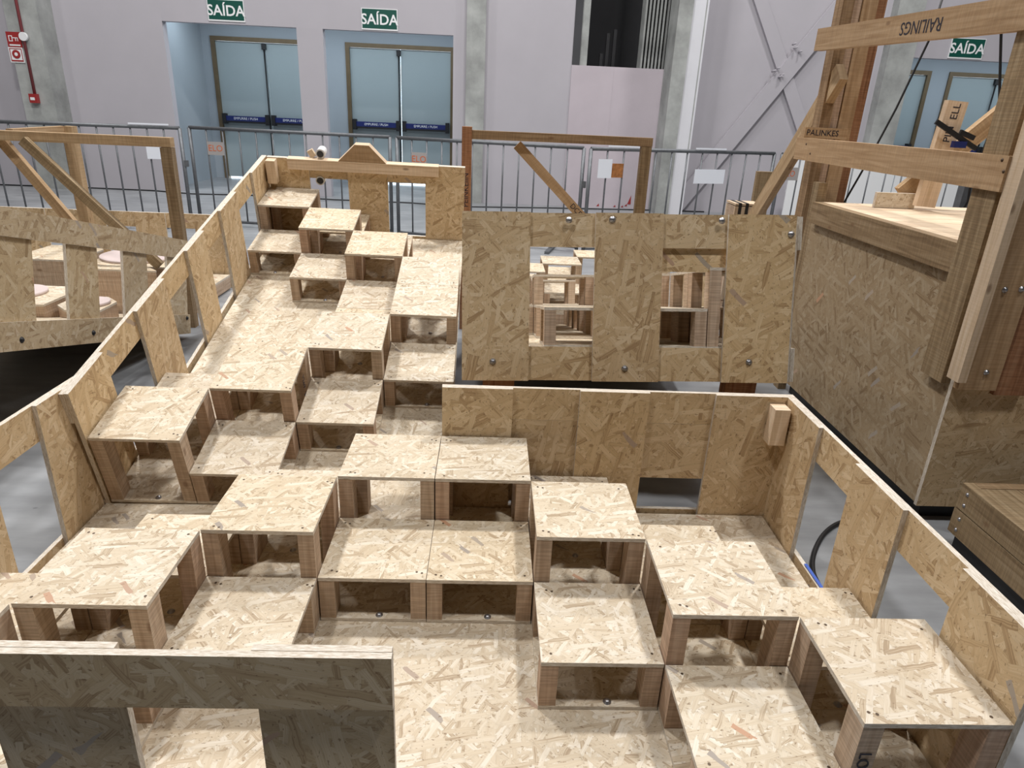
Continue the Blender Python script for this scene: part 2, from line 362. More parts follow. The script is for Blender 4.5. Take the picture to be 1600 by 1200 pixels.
def off(mw, x, y, z, rz=0):
    return mw @ Matrix.Translation((x * S, y * S, z * S)) @ Matrix.Rotation(rz, 4, 'Z')

# ------------------------------------------------------------------ the hall
def struct(o): o['kind'] = 'structure'; return o
WY = 10.45; WT = .15; HT = CEIL
struct(box('floor', (-26, -22, -.2), (26, 16, 0), FLOORM))
struct(box('ceiling', (-26, -22, CEIL), (26, 16, CEIL + .2), ROOF))
struct(box('wall_left', (-26.2, -22, 0), (-26, 16, CEIL), HALLW))
struct(box('wall_right', (26, -22, 0), (26.2, 16, CEIL), HALLW))
struct(box('wall_front', (-26, -22.2, 0), (26, -22, CEIL), HALLW))
wb = struct(bpy.data.objects.new('wall_back', None)); col.objects.link(wb)
def wseg(x0, x1, z0, z1, mat=WALLP, y0=WY, y1=WY + WT): return box('wall_section', (x0, y0, z0), (x1, y1, z1), mat, wb)
wseg(-26, -5.03, 0, HT); wseg(-5.03, -.52, 2.55, HT); wseg(-2.97, -2.56, 0, 2.55); wseg(-.52, 1.38, 0, HT)
wseg(1.38, 2.93, 6.5, HT); wseg(2.93, 6.75, 0, HT); wseg(6.75, 13.4, 2.56, HT); wseg(13.4, 26, 0, HT)
# corridor behind the openings
struct(box('wall_corridor_left', (-5.5, WY + WT, 0), (-5.35, 12.95, 3.2), CORR))
struct(box('wall_corridor_mid', (0.2, WY + WT, 0), (.35, 12.95, 3.2), CORR))
struct(box('wall_corridor_right', (6.3, WY + WT, 0), (6.45, 12.95, 3.2), CORR))
struct(box('wall_corridor_end', (13.6, WY + WT, 0), (13.75, 12.95, 3.2), CORR))
struct(box('ceiling_corridor', (-5.5, WY + WT, 3.05), (.35, 12.95, 3.2), CORR))
struct(box('ceiling_corridor_right', (6.3, WY + WT, 3.05), (13.75, 12.95, 3.2), CORR))
DY = 12.8
cb = struct(bpy.data.objects.new('wall_corridor_back', None)); col.objects.link(cb)
DOORS = [(-5.18, -3.16), (-2.68, -.62), (6.62, 8.64), (9.0, 11.02)]
DH = 2.55
def cseg(x0, x1, z0, z1): box('wall_section', (x0, DY - .02, z0), (x1, DY + .15, z1), CORR, cb)
xs = -5.5
for (a, b), nxt in zip(DOORS, (-2.68, .35, 9.0, 13.75)):
    if a > 5 and xs < 5: xs = 6.3
    cseg(xs, a, 0, 3.2); cseg(a, b, DH, 3.2); xs = b
    if nxt in (.35, 13.75): cseg(b, nxt, 0, 3.2)
lead = 'pale grey double exit door with blue push bars, '
dl = ['behind the left opening', 'behind the right opening of the pair', 'half seen behind the timber tower post', 'under the right-hand exit sign']
for k, (a, b) in enumerate(DOORS):
    d = struct(bpy.data.objects.new('door_%d' % (k + 1), None)); col.objects.link(d); d.location = (0, 0, 0)
    d['label'] = lead + dl[k]
    fw = .075
    box('door_frame_side', (a, DY - .05, 0), (a + fw, DY + .08, DH), BRONZE, d); box('door_frame_side', (b - fw, DY - .05, 0), (b, DY + .08, DH), BRONZE, d)
    box('door_frame_head', (a + fw, DY - .05, DH - fw), (b - fw, DY + .08, DH), BRONZE, d)
    mid = (a + b) / 2
    for i, (x0, x1) in enumerate(((a + fw, mid - .004), (mid + .004, b - fw))):
        lf = box('door_leaf', (x0, DY + .0, .035), (x1, DY + .045, DH - fw - .005), DOORP, d)
        pb = box('push_bar', (x0 + .05, DY - .1, 1.08), (x1 - .05, DY - .045, 1.17), BLUEB, d)
        box('push_bar_lip', (x0 + .05, DY - .105, 1.045), (x1 - .05, DY - .05, 1.08), BLACK, d)
        for xx in (x0 + .02, x1 - .09): box('push_bar_bracket', (xx, DY - .12, 1.02), (xx + .07, DY, 1.21), BLACK, d)
        text('push_bar_print', 'EMPURRE / PUSH', .062, SIGNW, d, face_mtx(((x0 + x1) / 2, DY - .1015, 1.125), (1, 0, 0), (0, 0, 1)))
    tube('latch_rod', [(mid - .03, DY - .03, .04), (mid - .03, DY - .03, DH - fw - .02)], .014, BLACK, d, 6)
    box('latch_case', (mid - .07, DY - .06, DH - fw - .12), (mid + .01, DY, DH - fw - .02), BLACK, d)
    box('latch_case', (mid - .07, DY - .06, .04), (mid + .01, DY, .12), BLACK, d)
# exit signs
for k, (u0, v0, u1, v1, lab) in enumerate([(323, -1, 383, 34, 'green SAÍDA exit sign above the left door opening'), (564, 14, 622, 47, 'green SAÍDA exit sign above the second door opening, beside the concrete column'), (1484, 61, 1538, 91, 'green SAÍDA exit sign seen behind the timber tower on the right')]):
    c0 = at_y((u0 + u1) / 2, (v0 + v1) / 2, WY - .01); wd = .56; hh = .30
    sg = thing('exit_sign', lab, 'sign', Matrix.Translation((c0.x, WY - .012, c0.z)), 'green exit signs')
    box('sign_board', (-wd / 2, 0, -hh / 2), (wd / 2, .01, hh / 2), SIGNW, sg)
    box('sign_field', (-wd / 2 + .012, -.003, -hh / 2 + .022), (wd / 2 - .012, 0, hh / 2 - .01), GREEN, sg)
    text('sign_lettering', 'SAÍDA', .205, SIGNW, sg, face_mtx((0, -.0045, -.008), (1, 0, 0), (0, 0, 1)), bold=.0035)
# columns
def column(name, x0, x1, y0, y1, lab):
    o = struct(box(name, (x0, y0, 0), (x1, y1, HT), CONC)); o['label'] = lab
    return o
column('trim_1', -7.15, -6.67, 10.05, WY, 'raw concrete column carrying the red conduit')
column('trim_2', -.31, -.01, 10.36, WY, 'raw concrete column beside the exit doors')
column('trim_3', 2.87, 3.09, 9.9, WY, 'raw concrete column beside the dark window')
column('trim_4', 6.38, 6.8, 10.25, WY, 'concrete column seen behind the timber tower')
o = struct(box('trim_5', (3.092, 9.93, 0), (3.33, WY, HT), WHITEP)); g_ = box('groove', (.075, -.265, -HT / 2), (.09, -.255, HT / 2), CONC, o)
# dark window over the primed panel
wn = struct(bpy.data.objects.new('window_1', None)); col.objects.link(wn)
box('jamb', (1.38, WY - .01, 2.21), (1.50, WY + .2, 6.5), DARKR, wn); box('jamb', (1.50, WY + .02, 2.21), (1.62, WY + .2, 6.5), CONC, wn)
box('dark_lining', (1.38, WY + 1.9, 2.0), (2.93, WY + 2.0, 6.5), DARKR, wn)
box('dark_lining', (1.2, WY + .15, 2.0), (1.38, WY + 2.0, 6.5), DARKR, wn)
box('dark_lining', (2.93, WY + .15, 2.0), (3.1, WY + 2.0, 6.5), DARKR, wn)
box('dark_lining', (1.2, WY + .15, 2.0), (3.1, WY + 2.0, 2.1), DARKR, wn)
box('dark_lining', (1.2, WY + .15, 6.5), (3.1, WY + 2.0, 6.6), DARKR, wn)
for i in range(7): box('blind_slat', (2.50 + i * .063, WY + .10 + .02 * i, 2.21), (2.53 + i * .063, WY + .4 + .02 * i, 6.5), CONC, wn)
for x, h in ((1.86, 2.42), (1.95, 2.72), (2.06, 2.78)): box('leaning_bar', (x, WY + .3, 2.1), (x + .05, WY + .36, h), BLACK, wn)
pk = struct(bpy.data.objects.new('wall_infill', None)); col.objects.link(pk)
box('primed_panel', (1.38, WY - .02, 0.0), (2.06, WY + .06, 2.21), PINKP, pk); box('primed_panel', (2.0602, WY - .016, 0.0), (2.93, WY + .06, 2.21), PINKP, pk)
for (u, v, k) in ((983, 315, .05), (978, 318, .025), (960, 321, .02), (934, 320, .03), (972, 320, .02)):
    c0 = at_y(u, v + 4, WY - .02); pts = [(-.02 - k * .3, 0), (.01 + k * .3, 0), (k * .4, k * 3 if k > .04 else k * 1.5)]
    q = prism('red_primer_chip', pts, 0, .002, RED, pk); q.matrix_local = face_mtx((c0.x, WY - .021, max(c0.z, .025)), (1, 0, 0), (0, 0, 1))
# diagonal cross bracing on the white gate wall
xb = struct(bpy.data.objects.new('trim_6', None)); col.objects.link(xb); xb['label'] = 'white painted steel cross bracing on the wall'
cx_ = Vector((4.80, WY - .03, 2.30))
beam('brace_bar', cx_ + Vector((-1.75, 0, 3.07)), cx_ + Vector((1.3, 0, -2.28)), .20, .05, WALLP, xb)
beam('brace_bar', cx_ + Vector((2.3, -.03, 3.19)), cx_ + Vector((-1.48, -.03, -2.25)), .26, .05, WALLP, xb)
for (u, v) in ((1213, 108), (1219, 118), (1206, 112), (1240, 76), (1247, 82), (1238, 70), (1216, 121)):
    p = at_y(u, v, WY - .08); tube('stud', [(p.x, WY - .08, p.z), (p.x + .03, WY - .17, p.z + .02)], .014, WALLP, xb, 6)
# red conduit, alarm signs
cd_ = thing('fire_conduit', 'red conduit with call point running down the left concrete column', 'conduit', Matrix.Translation((-7.02, 10.03, 1.3)))
p1 = at_y(29, 0, 10.03); p2 = at_y(55, 150, 10.03); ofs = Vector((-7.02, 10.03, 1.3))
p1 = p2 + (p1 - p2) * 2.5; p1.x = p2.x
tube('pipe', [p1 - ofs, p2 - ofs], .022, PIPE, cd_, 8)
q = p2 - ofs; box('call_point', (q.x - .07, -.05, q.z - .10), (q.x + .05, .015, q.z + .03), RED, cd_); box('call_point_label', (q.x - .05, -.053, q.z - .06), (q.x + .015, -.05, q.z - .02), SIGNW, cd_)
b_ = at_y(36, 57, 10.0) - ofs
o = cyl('alarm_bell', .06, .05, SIGNW, cd_, 16, 'Y'); o.location = (b_.x, -.04, b_.z)
for (u0, v0, u1, v1, lab, kind) in ((14, 51, 37, 73, 'red fire alarm sign with white pictogram on the left column', 0), (18, 75, 41, 97, 'white fire equipment sign with red ring, under the red alarm sign', 1)):
    a = at_y(u0, v0, 10.04); b2 = at_y(u1, v1, 10.04); c0 = (a + b2) / 2; wd = .21; hh = .21
    sg = thing('fire_sign', lab, 'sign', Matrix.Translation((c0.x - .035, 10.04, c0.z)), 'fire signs on the column')
    if kind == 0:
        box('sign_board', (-wd / 2, 0, -hh / 2), (wd / 2, .008, hh / 2), RED, sg)
        for (x0, z0, x1, z1) in ((-.075, -.02, -.065, .05), (-.03, -.02, -.02, .05), (-.075, .045, -.02, .055), (-.075, -.025, -.02, -.015), (-.02, .02, .05, .03), (.02, -.02, .03, .02), (.05, -.02, .06, .03)): box('pictogram', (x0, -.003, z0), (x1, 0, z1), SIGNW, sg)
        box('caption_strip', (-.08, -.003, -.085), (.08, 0, -.065), SIGNW, sg)
    else:
        box('sign_board', (-wd / 2, 0, -hh / 2), (wd / 2, .008, hh / 2), SIGNW, sg)
        for (x0, z0, x1, z1) in ((-.09, -.09, -.08, .09), (.08, -.09, .09, .09), (-.08, .08, .08, .09), (-.08, -.09, .08, -.07)): box('sign_border', (x0, -.003, z0), (x1, 0, z1), RED, sg)
        n = 20; pts = [(math.cos(2 * math.pi * i / n), math.sin(2 * math.pi * i / n)) for i in range(n)]
        q = prism('ring', [(x * .06, y * .06) for x, y in pts], 0, .004, RED, sg); q.matrix_local = face_mtx((0, -.001, .01), (1, 0, 0), (0, 0, 1))
        q = prism('ring_centre', [(x * .025, y * .025) for x, y in pts], 0, .006, SIGNW, sg); q.matrix_local = face_mtx((0, -.001, .01), (1, 0, 0), (0, 0, 1))

# cool lamps on the corridor ceilings
for k, (lx, sx) in enumerate(((-2.6, 5.0), (9.8, 6.0))):
    ld = bpy.data.lights.new('corridor_light', 'AREA'); ld.shape = 'RECTANGLE'; ld.size = sx; ld.size_y = .25; ld.energy = 75; ld.color = (.82, .93, 1.0)
    lo = bpy.data.objects.new('corridor_light', ld); col.objects.link(lo); lo.location = (lx, 11.5, 3.02)
# ------------------------------------------------------------------ crowd barriers
def barrier(u0, v0, u1, v1, lab, plates, papers, n, rust=False):
    h = 1.165
    a = at_z(u0, v0, h); b = at_z(u1, v1, h); d = b - a; d.z = 0; ln = d.length; x = d / ln
    mw = face_mtx((a.x, a.y, 0), x, Vector((0, 0, 1)).cross(x))
    t = thing('crowd_barrier', lab, 'barrier', mw, 'steel crowd barriers along the wall')
    r = .021
    tube('top_rail', [(0, 0, h - r), (ln, 0, h - r)], r, STEEL, t, 10)
    tube('bottom_rail', [(0, 0, .06), (ln, 0, .06)], r * .8, STEEL, t, 8)
    for xx in (0, ln): tube('end_post', [(xx, 0, .03), (xx, 0, h - r)], r, STEEL, t, 10)
    for xx in (.3, ln - .3): box('foot', (xx - .025, -.28, 0), (xx + .025, .28, .03), STEEL, t)
    for xx in (.3, ln - .3): tube('foot_stem', [(xx, 0, .02), (xx, 0, .06)], .014, STEEL, t, 6)
    for i in range(1, n): tube('bar', [(ln * i / n, 0, .06), (ln * i / n, 0, h - r)], .0095, STEEL, t, 6)
    box('latch_hook', (ln + .0, -.02, h * .62), (ln + .05, .02, h * .68), STEEL, t)
    for i in plates:
        x0, x1 = ln * i / n, ln * (i + 1) / n
        box('name_plate', (x0, -.014, h - .32), (x1, -.010, h - .17), RUST if rust else GREYPL, t)
        if not rust: text('name_plate_print', 'ELO', .1, ORANGE, t, face_mtx(((x0 + x1) / 2, -.0145, h - .245), (1, 0, 0), (0, 0, 1)))
    for (fx, w_, z0, z1) in papers:
        p = box('paper_notice', (ln * fx - w_ / 2, -.032, z0), (ln * fx + w_ / 2, -.030, z1), PAPER, t)
    return t
barrier(-75, 184, 280, 197, 'leftmost steel crowd barrier, in front of the concrete column', [], [(.86, .42, 1.168, 1.185), (.90, .30, .80, 1.0)], 13)
barrier(295, 196, 609, 211, 'steel crowd barrier in front of the two exit doors', [1], [], 12)
barrier(620, 212, 913, 228, 'steel crowd barrier behind the timber portal post', [1], [], 12)
barrier(924, 229, 1211, 237, 'steel crowd barrier in front of the primed panel and white gate post', [1], [(.07, .17, .84, 1.04), (.16, .40, 1.168, 1.185), (.63, .42, .79, .95), (.62, .42, 1.168, 1.185)], 12, True)
barrier(1223, 238, 1560, 247, 'rightmost steel crowd barrier, seen behind the timber tower', [0], [], 13)
cbl = tag(tube('floor_cable', [at_z(u, v, .008) for u, v in ((-20, 288), (150, 294), (240, 298), (300, 303), (420, 306), (520, 312), (640, 317), (720, 323), (860, 325), (1000, 328), (1100, 331))], .012, BLACK), 'thin black cable along the foot of the far wall', 'cable')

# ------------------------------------------------------------------ OSB blocks
ORD = ['first', 'second', 'third', 'fourth', 'fifth', 'sixth', 'seventh', 'eighth']
TT = .037          # thickness of a top, modules
def screw_part(parent, z, pts):
    """flush screw heads of one top, joined (too small to pick apart)"""
    v = []; f = []
    for (x, y) in pts:
        b0 = len(v); n = 8; r = .0036
        v += [(x * S + r * math.cos(2 * math.pi * i / n), y * S + r * math.sin(2 * math.pi * i / n), z * S + .0004) for i in range(n)]
        f.append(tuple(range(b0, b0 + n)))
    me = bpy.data.meshes.new('screw_heads'); me.from_pydata(v, [], f); me.materials.append(SCREW)
    o = link('screw_heads', me, parent); o['kind'] = 'stuff'
    return o
def block(mw, cx, cy, lev, H=.4988, label='', group='', bolt=True, detail=True, base=True):
    """one stool-like step block: base board, four legs, top board"""
    jx, jy = random.uniform(-.002, .002), random.uniform(-.002, .002)
    t = thing('step_block', label, 'step block', off(mw, cx + .5 + jx, cy + .5 + jy, 0), group)
    h = H * lev; g = .4965
    ubox('top_board', (-g, -g, h - TT), (g, g, h), OSB, t, EDGE)
    z0 = 0
    if base:
        ubox('base_board', (-g, -g, 0.002), (g, g, TT), OSB, t, EDGE); z0 = TT
    lw, ld = .145, .2
    for sx in (-1, 1):
        for sy in (-1, 1):
            x0, x1 = sorted((sx * g * .995, sx * (g - lw))); y0, y1 = sorted((sy * g * .995, sy * (g - ld)))
            ubox('leg', (x0, y0, z0), (x1, y1, h - TT), PINE, t, None, 2)
    if detail:
        e = .41
        pts = [(sx * e + random.uniform(-.03, .03), sy * e + random.uniform(-.03, .03)) for sx in (-1, 1) for sy in (-1, 1)]
        pts += [(p[0] + .05, p[1] - .015) for p in pts if random.random() < .35]
        screw_part(t, h, pts)
        if bolt and base: bolt_head('bolt', t, (random.uniform(-.06, .12) * S, -.445 * S, TT * S), (0, 0, 1), .0085)
    return t
def deck(mw, x0, x1, y0, y1, name, label):
    t = thing(name, label, 'platform', off(mw, (x0 + x1) / 2, (y0 + y1) / 2, -.36))
    hx, hy = (x1 - x0) / 2, (y1 - y0) / 2; zt = .36
    ubox('deck_sheet', (-hx, -hy, zt - .05), (hx, hy, zt), OSB, t, EDGE)
    n = int(max(hx, hy) * 2 / 2) + 1
    for i in range(n):
        if hy >= hx:
            y = -hy + .08 + (2 * hy - .16) * i / (n - 1); ubox('joist', (-hx + .02, y - .08, 0), (hx - .02, y + .08, zt - .05), PINE, t)
        else:
            x = -hx + .08 + (2 * hx - .16) * i / (n - 1); ubox('joist', (x - .08, -hy + .02, 0), (x + .08, hy - .02, zt - .05), PINE, t)
    return t
PITCH = [0, .82, 1.59, 2.41, 3.18, 4.0]
def wall(mw, x0, y0, rz, label, flip=1, nv=5, fill=None, corner=False, z_lo=-.39, ht=1.605, start=0, length=4.0, sill=True, tail=0.0, mat=None, uprights=None, group='window wall panels'):
    mat = mat or OSBW
    """window wall: full-height upright boards on the inner layer, head and sill boards on the outer layer.
    local x runs along the wall, local y = outwards (flip=1)"""
    t = thing('window_wall', label, 'wall panel', off(mw, x0, y0, z_lo, rz), group)
    T = .05; zt = ht - z_lo
    yi = (0, T); yo = (T + .0003, 2 * T)
    if flip < 0: yi, yo = (-T, 0), (-2 * T, -T - .0003)
    per = 1.59; k = start; x = 0
    ups = []
    nper = int(math.ceil((length - .82) / per)) + 1
    for i in range(nper):
        a = i * per; b = min(a + .82, length)
        if a < length - .05: ups.append((a, b))
    if uprights: ups = list(uprights)
    if tail: ups[-1] = (ups[-1][0], ups[-1][1] + tail); length += tail
    for a, b in ups:
        ubox('upright_board', (a + .004, yi[0], 0), (b - .004, yi[1], zt), mat, t, EDGE)
    ubox('head_board', (0, yo[0], zt - .4), (length, yo[1], zt - .003), mat, t, EDGE)
    if sill: ubox('sill_board', (0, yo[0], 0.004), (length, yo[1], .42), mat, t, EDGE)
    for i in range(len(ups) - 1):
        a, b = ups[i][1], ups[i + 1][0]
        if fill and i in fill:
            z0, z1 = fill[i]; ubox('infill_board', (a - .05, yo[0], z0 - z_lo), (b + .05, yo[1], zt - .402), mat, t, EDGE)
    return t

# ---- front platform: level, 8 x 4 modules, X -4..4, Y -2..2
FF = frame(0, 0, 0, ((1, 0, 0), (0, 1, 0), (0, 0, 1)))
deck(FF, -4, 4, -2, 2, 'level_platform', 'level chipboard platform carrying the nearest step blocks')
peaks = {1: (-1, 0), 0: (-2, 1), -1: (-3, 2), -2: (-4, 3)}
rown = {1: 'back row', 0: 'second row from back', -1: 'third row from back', -2: 'front row'}
for yy, pk_ in peaks.items():
    for xx in range(-4, 4):
        lev = max(0, 2 - min(abs(xx - p) for p in pk_))
        if lev == 0: continue
        side = 'left' if xx < 0 else 'right'; idx = xx + 4 if xx < 0 else 3 - xx
        lab = '%s chipboard step block, near level platform, %s, %s column from %s' % ('tall' if lev == 2 else 'low', rown[yy], ORD[idx], side)
        b_ = block(FF, xx, yy, lev, label=lab, group='step blocks on the near level platform')
        if (xx, yy) == (3, -2):
            text('marker_writing', 'LON', .035, INK, b_, face_mtx((-.43 * S, -.4965 * S - .0008, .62 * S), (0, 0, -1), (1, 0, 0)))
wall(FF, 0, 2.02, 0, 'chipboard wall with a low slot opening, behind the near level platform', 1, fill={0: (.1, 0), 1: (.47, 0)}, tail=.12)
wall(FF, 4.02, 2.02, -math.pi / 2, 'right wall with tall windows, rear half, beside the black cable', 1)
wall(FF, 4.02, -1.98, -math.pi / 2, 'right wall of the near platform, front half beyond the frame', 1) if False else None
wall(FF, -4.02, -1.98, math.pi / 2, 'left wall with tall windows beside the near level platform', 1)
wall(FF, 0, -2.02, math.pi, 'window wall nearest the camera, at the lower left', 1, mat=OSBG)
def corner_block(mw, x, y, z0, z1, label):
    t = thing('corner_batten', label, 'batten', off(mw, x, y, z0))
    ubox('batten', (-.09, -.09, 0), (.09, .09, z1 - z0), PALE, t, None, 2)
    return t
corner_block(FF, 3.90, 1.90, 1.08, 1.53, 'short pale timber batten in the right corner of the slot wall')
# blue tape on the right sill
o = ubox('blue_tape', (4.085, .36, .04), (4.12, .98, .046), BLUET, None); o.location.z += Z0
tag(o, 'strip of blue tape on the sill of the right wall window', 'tape')

# ---- rear platform: rises to the back, 4 x 8 modules
RM = ortho(((0.9996, -0.0193, 0.0195), (0.0234, 0.971, -0.238), (-0.0143, 0.2384, 0.9711)))
RF = frame(-0.9676, 3.9599, 0.4582, RM)
deck(RF, -3, 1, -1.96, 6, 'ramp_platform', 'chipboard ramp platform rising to the back wall with the pediment')
rp = {-2: -3, -1: -2, 0: -1, 1: 0, 2: 0, 3: -1, 4: -2, 5: -3}
for yy, p in rp.items():
    for xx in range(-3, 1):
        lev = max(0, 2 - abs(xx - p))
        if lev == 0: continue
        lab = '%s chipboard step block on the rising ramp, %s row from front, %s column' % ('tall' if lev == 2 else 'low', ORD[yy + 2], ORD[xx + 3])
        b_ = block(RF, xx, yy, lev, label=lab, group='step blocks on the rising ramp platform')
        if (xx, yy) == (-2, -1):
            text('marker_writing', '1267  3H21', .034, INK, b_, face_mtx((.4955 * S + .001, .1 * S, .55 * S), (0, 0, -1), (0, 1, 0)))
wall(RF, -3.02, -2, math.pi / 2, 'long left wall of the rising ramp with four tall windows', 1, length=8.0, tail=.12,
     uprights=[(0, .82), (1.76, 2.68), (3.56, 4.32), (5.13, 6.04), (7.05, 8.0)])
rb = wall(RF, -3, 6.02, 0, 'back wall of the ramp with two windows, topped by a pale pediment', 1)
zt = 1.605 + .39
# pale planed top batten and pediment on the inner face of the back wall
ubox('top_batten', (.42, -.075, zt - .2), (3.46, -.002, zt - .01), PALE, rb)
ubox('top_cap', (.42, -.08, zt - .008), (3.46, .1, zt + .012), PALE, rb)
pts = [(1.42, zt - .006), (2.42, zt - .006), (2.07, zt + .36), (1.79, zt + .36)]
q = prism('pediment', [(x * S, z * S) for x, z in pts], -.03, .022, RAIL, rb, PALE); q.matrix_local = face_mtx((0, 0, 0), (1, 0, 0), (0, 0, 1)) 
corner_block(RF, -2.88, 5.88, 1.14, 1.6, 'short pale timber batten in the left corner under the pediment wall')
# white tube roll lying on the back wall top
tb = thing('tube_roll', 'white paper tube lying on the back wall top, left of the pediment', 'tube', off(RF, -1.92, 6.12, 1.62))
n = 20
q = cyl('tube_wall', .028, .075, TUBE, tb, 20, 'Y'); q.location = (0, -.03, .03)
q = cyl('tube_hole', .020, .002, DARKR, tb, 20, 'Y'); q.location = (0, -.0325, .03)
q = box('wood_chip', (-.075, -.01, .0), (-.04, .01, .045), PALE, tb); q.rotation_euler = (0, -.5, 0)
tb2 = thing('tube_roll', 'white paper tube hanging in the left window of the pediment wall', 'tube', off(RF, -1.98, 6.15, 1.06))
q = cyl('tube_wall', .028, .075, TUBE, tb2, 20, 'Y'); q.location = (0, -.03, .03)
q = cyl('tube_hole', .020, .002, DARKR, tb2, 20, 'Y'); q.location = (0, -.0325, .03)

# ---- windowed platform behind the slot wall: falls to the back
PM = ortho(((0.999, 0.023, -0.024), (-0.017, 0.967, 0.256), (0.029, -0.255, 0.966)))
PO = Vector((0.203, 2.551, 1.487)) + PM @ Vector((0, .06, .4))
PF = frame(PO.x, PO.y, PO.z, PM)
deck(PF, 0, 4, 0, 8, 'falling_platform', 'raised chipboard platform sloping down behind the bolted window panel')
pw = wall(PF, 0, -.06, 0, 'raised panel with two windows, bolt heads and upright boards', 1, z_lo=-.4, ht=1.62)
ubox('infill_board', (2.36, .1, 1.34), (3.22, .14, 1.64), OSBW, pw, EDGE)
wall(PF, 4.02, 0.06, math.pi / 2, 'right side window wall of the raised platform, sloping down', -1, z_lo=-.4, ht=1.62, length=7.9, mat=OSBG)
for u, v in ((889, 344), (957, 343), (1128, 345), (1236, 366), (770, 565), (976, 576), (1170, 566)):
    d = ray(u, v); pl = PF @ Vector((0, -.06 * S, 0)); nn = PF.to_3x3() @ Vector((0, -1, 0))
    pt = CAM + d * ((pl - CAM).dot(nn) / d.dot(nn)); lc = pw.matrix_world.inverted() @ pt
    bolt_head('bolt', pw, (lc.x, -.001 if True else 0, lc.z), (0, -1, 0), .0095)
ph = [[0, 1, 1, 2], [0, 0, 1, 2], [0, 1, 2, 1], [1, 2, 1, 0], [2, 1, 0, 0], [2, 1, 0, 0], [1, 2, 1, 0]]
for yy, row in enumerate(ph):
    for xx, lev in enumerate(row):
        if lev == 0: continue
        lab = '%s chipboard block behind the raised window panel, %s row, %s column from left' % ('tall' if lev == 2 else 'low', ORD[yy], ORD[xx])
        block(PF, xx, yy, lev, label=lab, group='step blocks behind the raised window panel', detail=False)
for x, y, lab in ((.45, .35, 'left'), (3.55, .35, 'right')):
    top = PF @ Vector((x * S, y * S, -.36 * S))
    t = thing('support_post', 'timber post holding up the %s end of the raised window panel' % lab, 'post', Matrix.Translation((top.x, top.y, 0)))
    box('post', (-.06, -.03, 0), (.06, .03, top.z), REDW, t)

# ---- level platform behind it
QF = frame(-.14, 10.98, 0, ((1, 0, 0), (0, 1, 0), (0, 0, 1)))
deck(QF, 0, 4, 0, 4, 'level_platform', 'far level chipboard platform seen through the raised panel window')
qp = {0: 1, 1: 2, 2: 3, 3: 3}
for yy, p in qp.items():
    for xx in range(4):
        lev = max(0, 2 - abs(xx - p))
        if lev and yy < 3: block(QF, xx, yy, lev, label='%s block on the far level platform, %s row, %s column from left' % ('tall' if lev == 2 else 'low', ORD[yy], ORD[xx]), group='step blocks on the far level platform', detail=False)

# ---- platform on the far left: falls to the back; we see its right side wall
VM = ortho(((0.04, -0.999, -0.014), (0.966, 0.035, 0.257), (-0.257, -0.024, 0.966)))
VO = Vector((-6.206, 5.49, .724)) + VM @ Vector((0, 0, .4))
VF = frame(VO.x, VO.y, VO.z, VM)
deck(VF, -4, 4, .1, 4.1, 'falling_platform', 'raised platform on the far left, sloping down to the back')
wall(VF, 4, 0, math.pi, 'long dark window wall on the far left, sloping down to the back', 1, z_lo=-.4, ht=1.62, length=7.95) if False else None
vw = wall(VF, -4.77, 0.10, 0, 'long window wall on the far left, sloping down to the back', -1, z_lo=-.4, ht=1.62, length=8.77, mat=OSBG)
for u, v in ((146, 520), (34, 531), (292, 497)):
    d = ray(u, v); pl = VF @ Vector((0, 0, 0)); nn = VF.to_3x3() @ Vector((0, 1, 0)); pt = CAM + d * ((pl - CAM).dot(nn) / d.dot(nn)); lc = vw.matrix_world.inverted() @ pt
    bolt_head('bolt', vw, (lc.x, -.1 * S, lc.z), (0, -1, 0), .011, BLACK)
# plinths with discs on it
def v_deck_z(x, y):
    n_ = VF.to_3x3() @ Vector((0, 0, 1)); p_ = VF.translation
    return p_.z - (n_.x * (x - p_.x) + n_.y * (y - p_.y)) / n_.z
def plinth(x0, x1, y0, y1, zt, sloped, discs, lab):
    """level topped plinth; its foot follows the sloping deck"""
    cx, cy = (x0 + x1) / 2, (y0 + y1) / 2
    zb = v_deck_z(cx, cy) if sloped else 0.0
    t = thing('disc_plinth', lab, 'plinth', Matrix.Translation((cx, cy, zb)))
    hx, hy = (x1 - x0) / 2, (y1 - y0) / 2; c = .09
    pts = [(-hx + c, -hy), (hx, -hy), (hx, hy - c), (hx - c, hy), (-hx, hy), (-hx, -hy + c)]
    o = prism('side_boards', pts, 0, zt - zb - .012, PINE, t)
    if sloped:
        for vv in o.data.vertices[:len(pts)]: vv.co.z = v_deck_z(cx + vv.co.x, cy + vv.co.y) - zb + .001
    prism('top_board', [(x * 1.01, y * 1.01) for x, y in pts], zt - zb - .012, zt - zb, OSB, t, EDGE)
    for dx, dy, r in discs:
        o = cyl('disc', r, .018, PINKD, t, 32); o.location = (dx - cx, dy - cy, zt - zb)
        o = cyl('disc_hole', .012, .001, DARKR, t, 10); o.location = (dx - cx, dy - cy, zt - zb + .018)
plinth(-2.80, -2.19, 1.98, 2.36, .44, True, [(-2.44, 2.18, .14)], 'wooden plinth with a pink disc, seen through the far left window')
plinth(-2.62, -2.03, 2.90, 3.00, .42, False, [], 'narrow bare wooden plinth in front of the portal on the far left')
plinth(-2.60, -2.00, 3.10, 3.66, .40, False, [(-2.36, 3.40, .26)], 'wooden plinth with the largest pink disc, behind the far left wall')
plinth(-3.10, -2.68, 3.12, 3.6, .42, False, [], 'bare wooden plinth left of the largest pink disc')
plinth(-2.16, -1.90, 1.96, 2.24, .42, True, [(-2.0, 2.09, .09)], 'small plinth with a small pink disc against the far left wall')
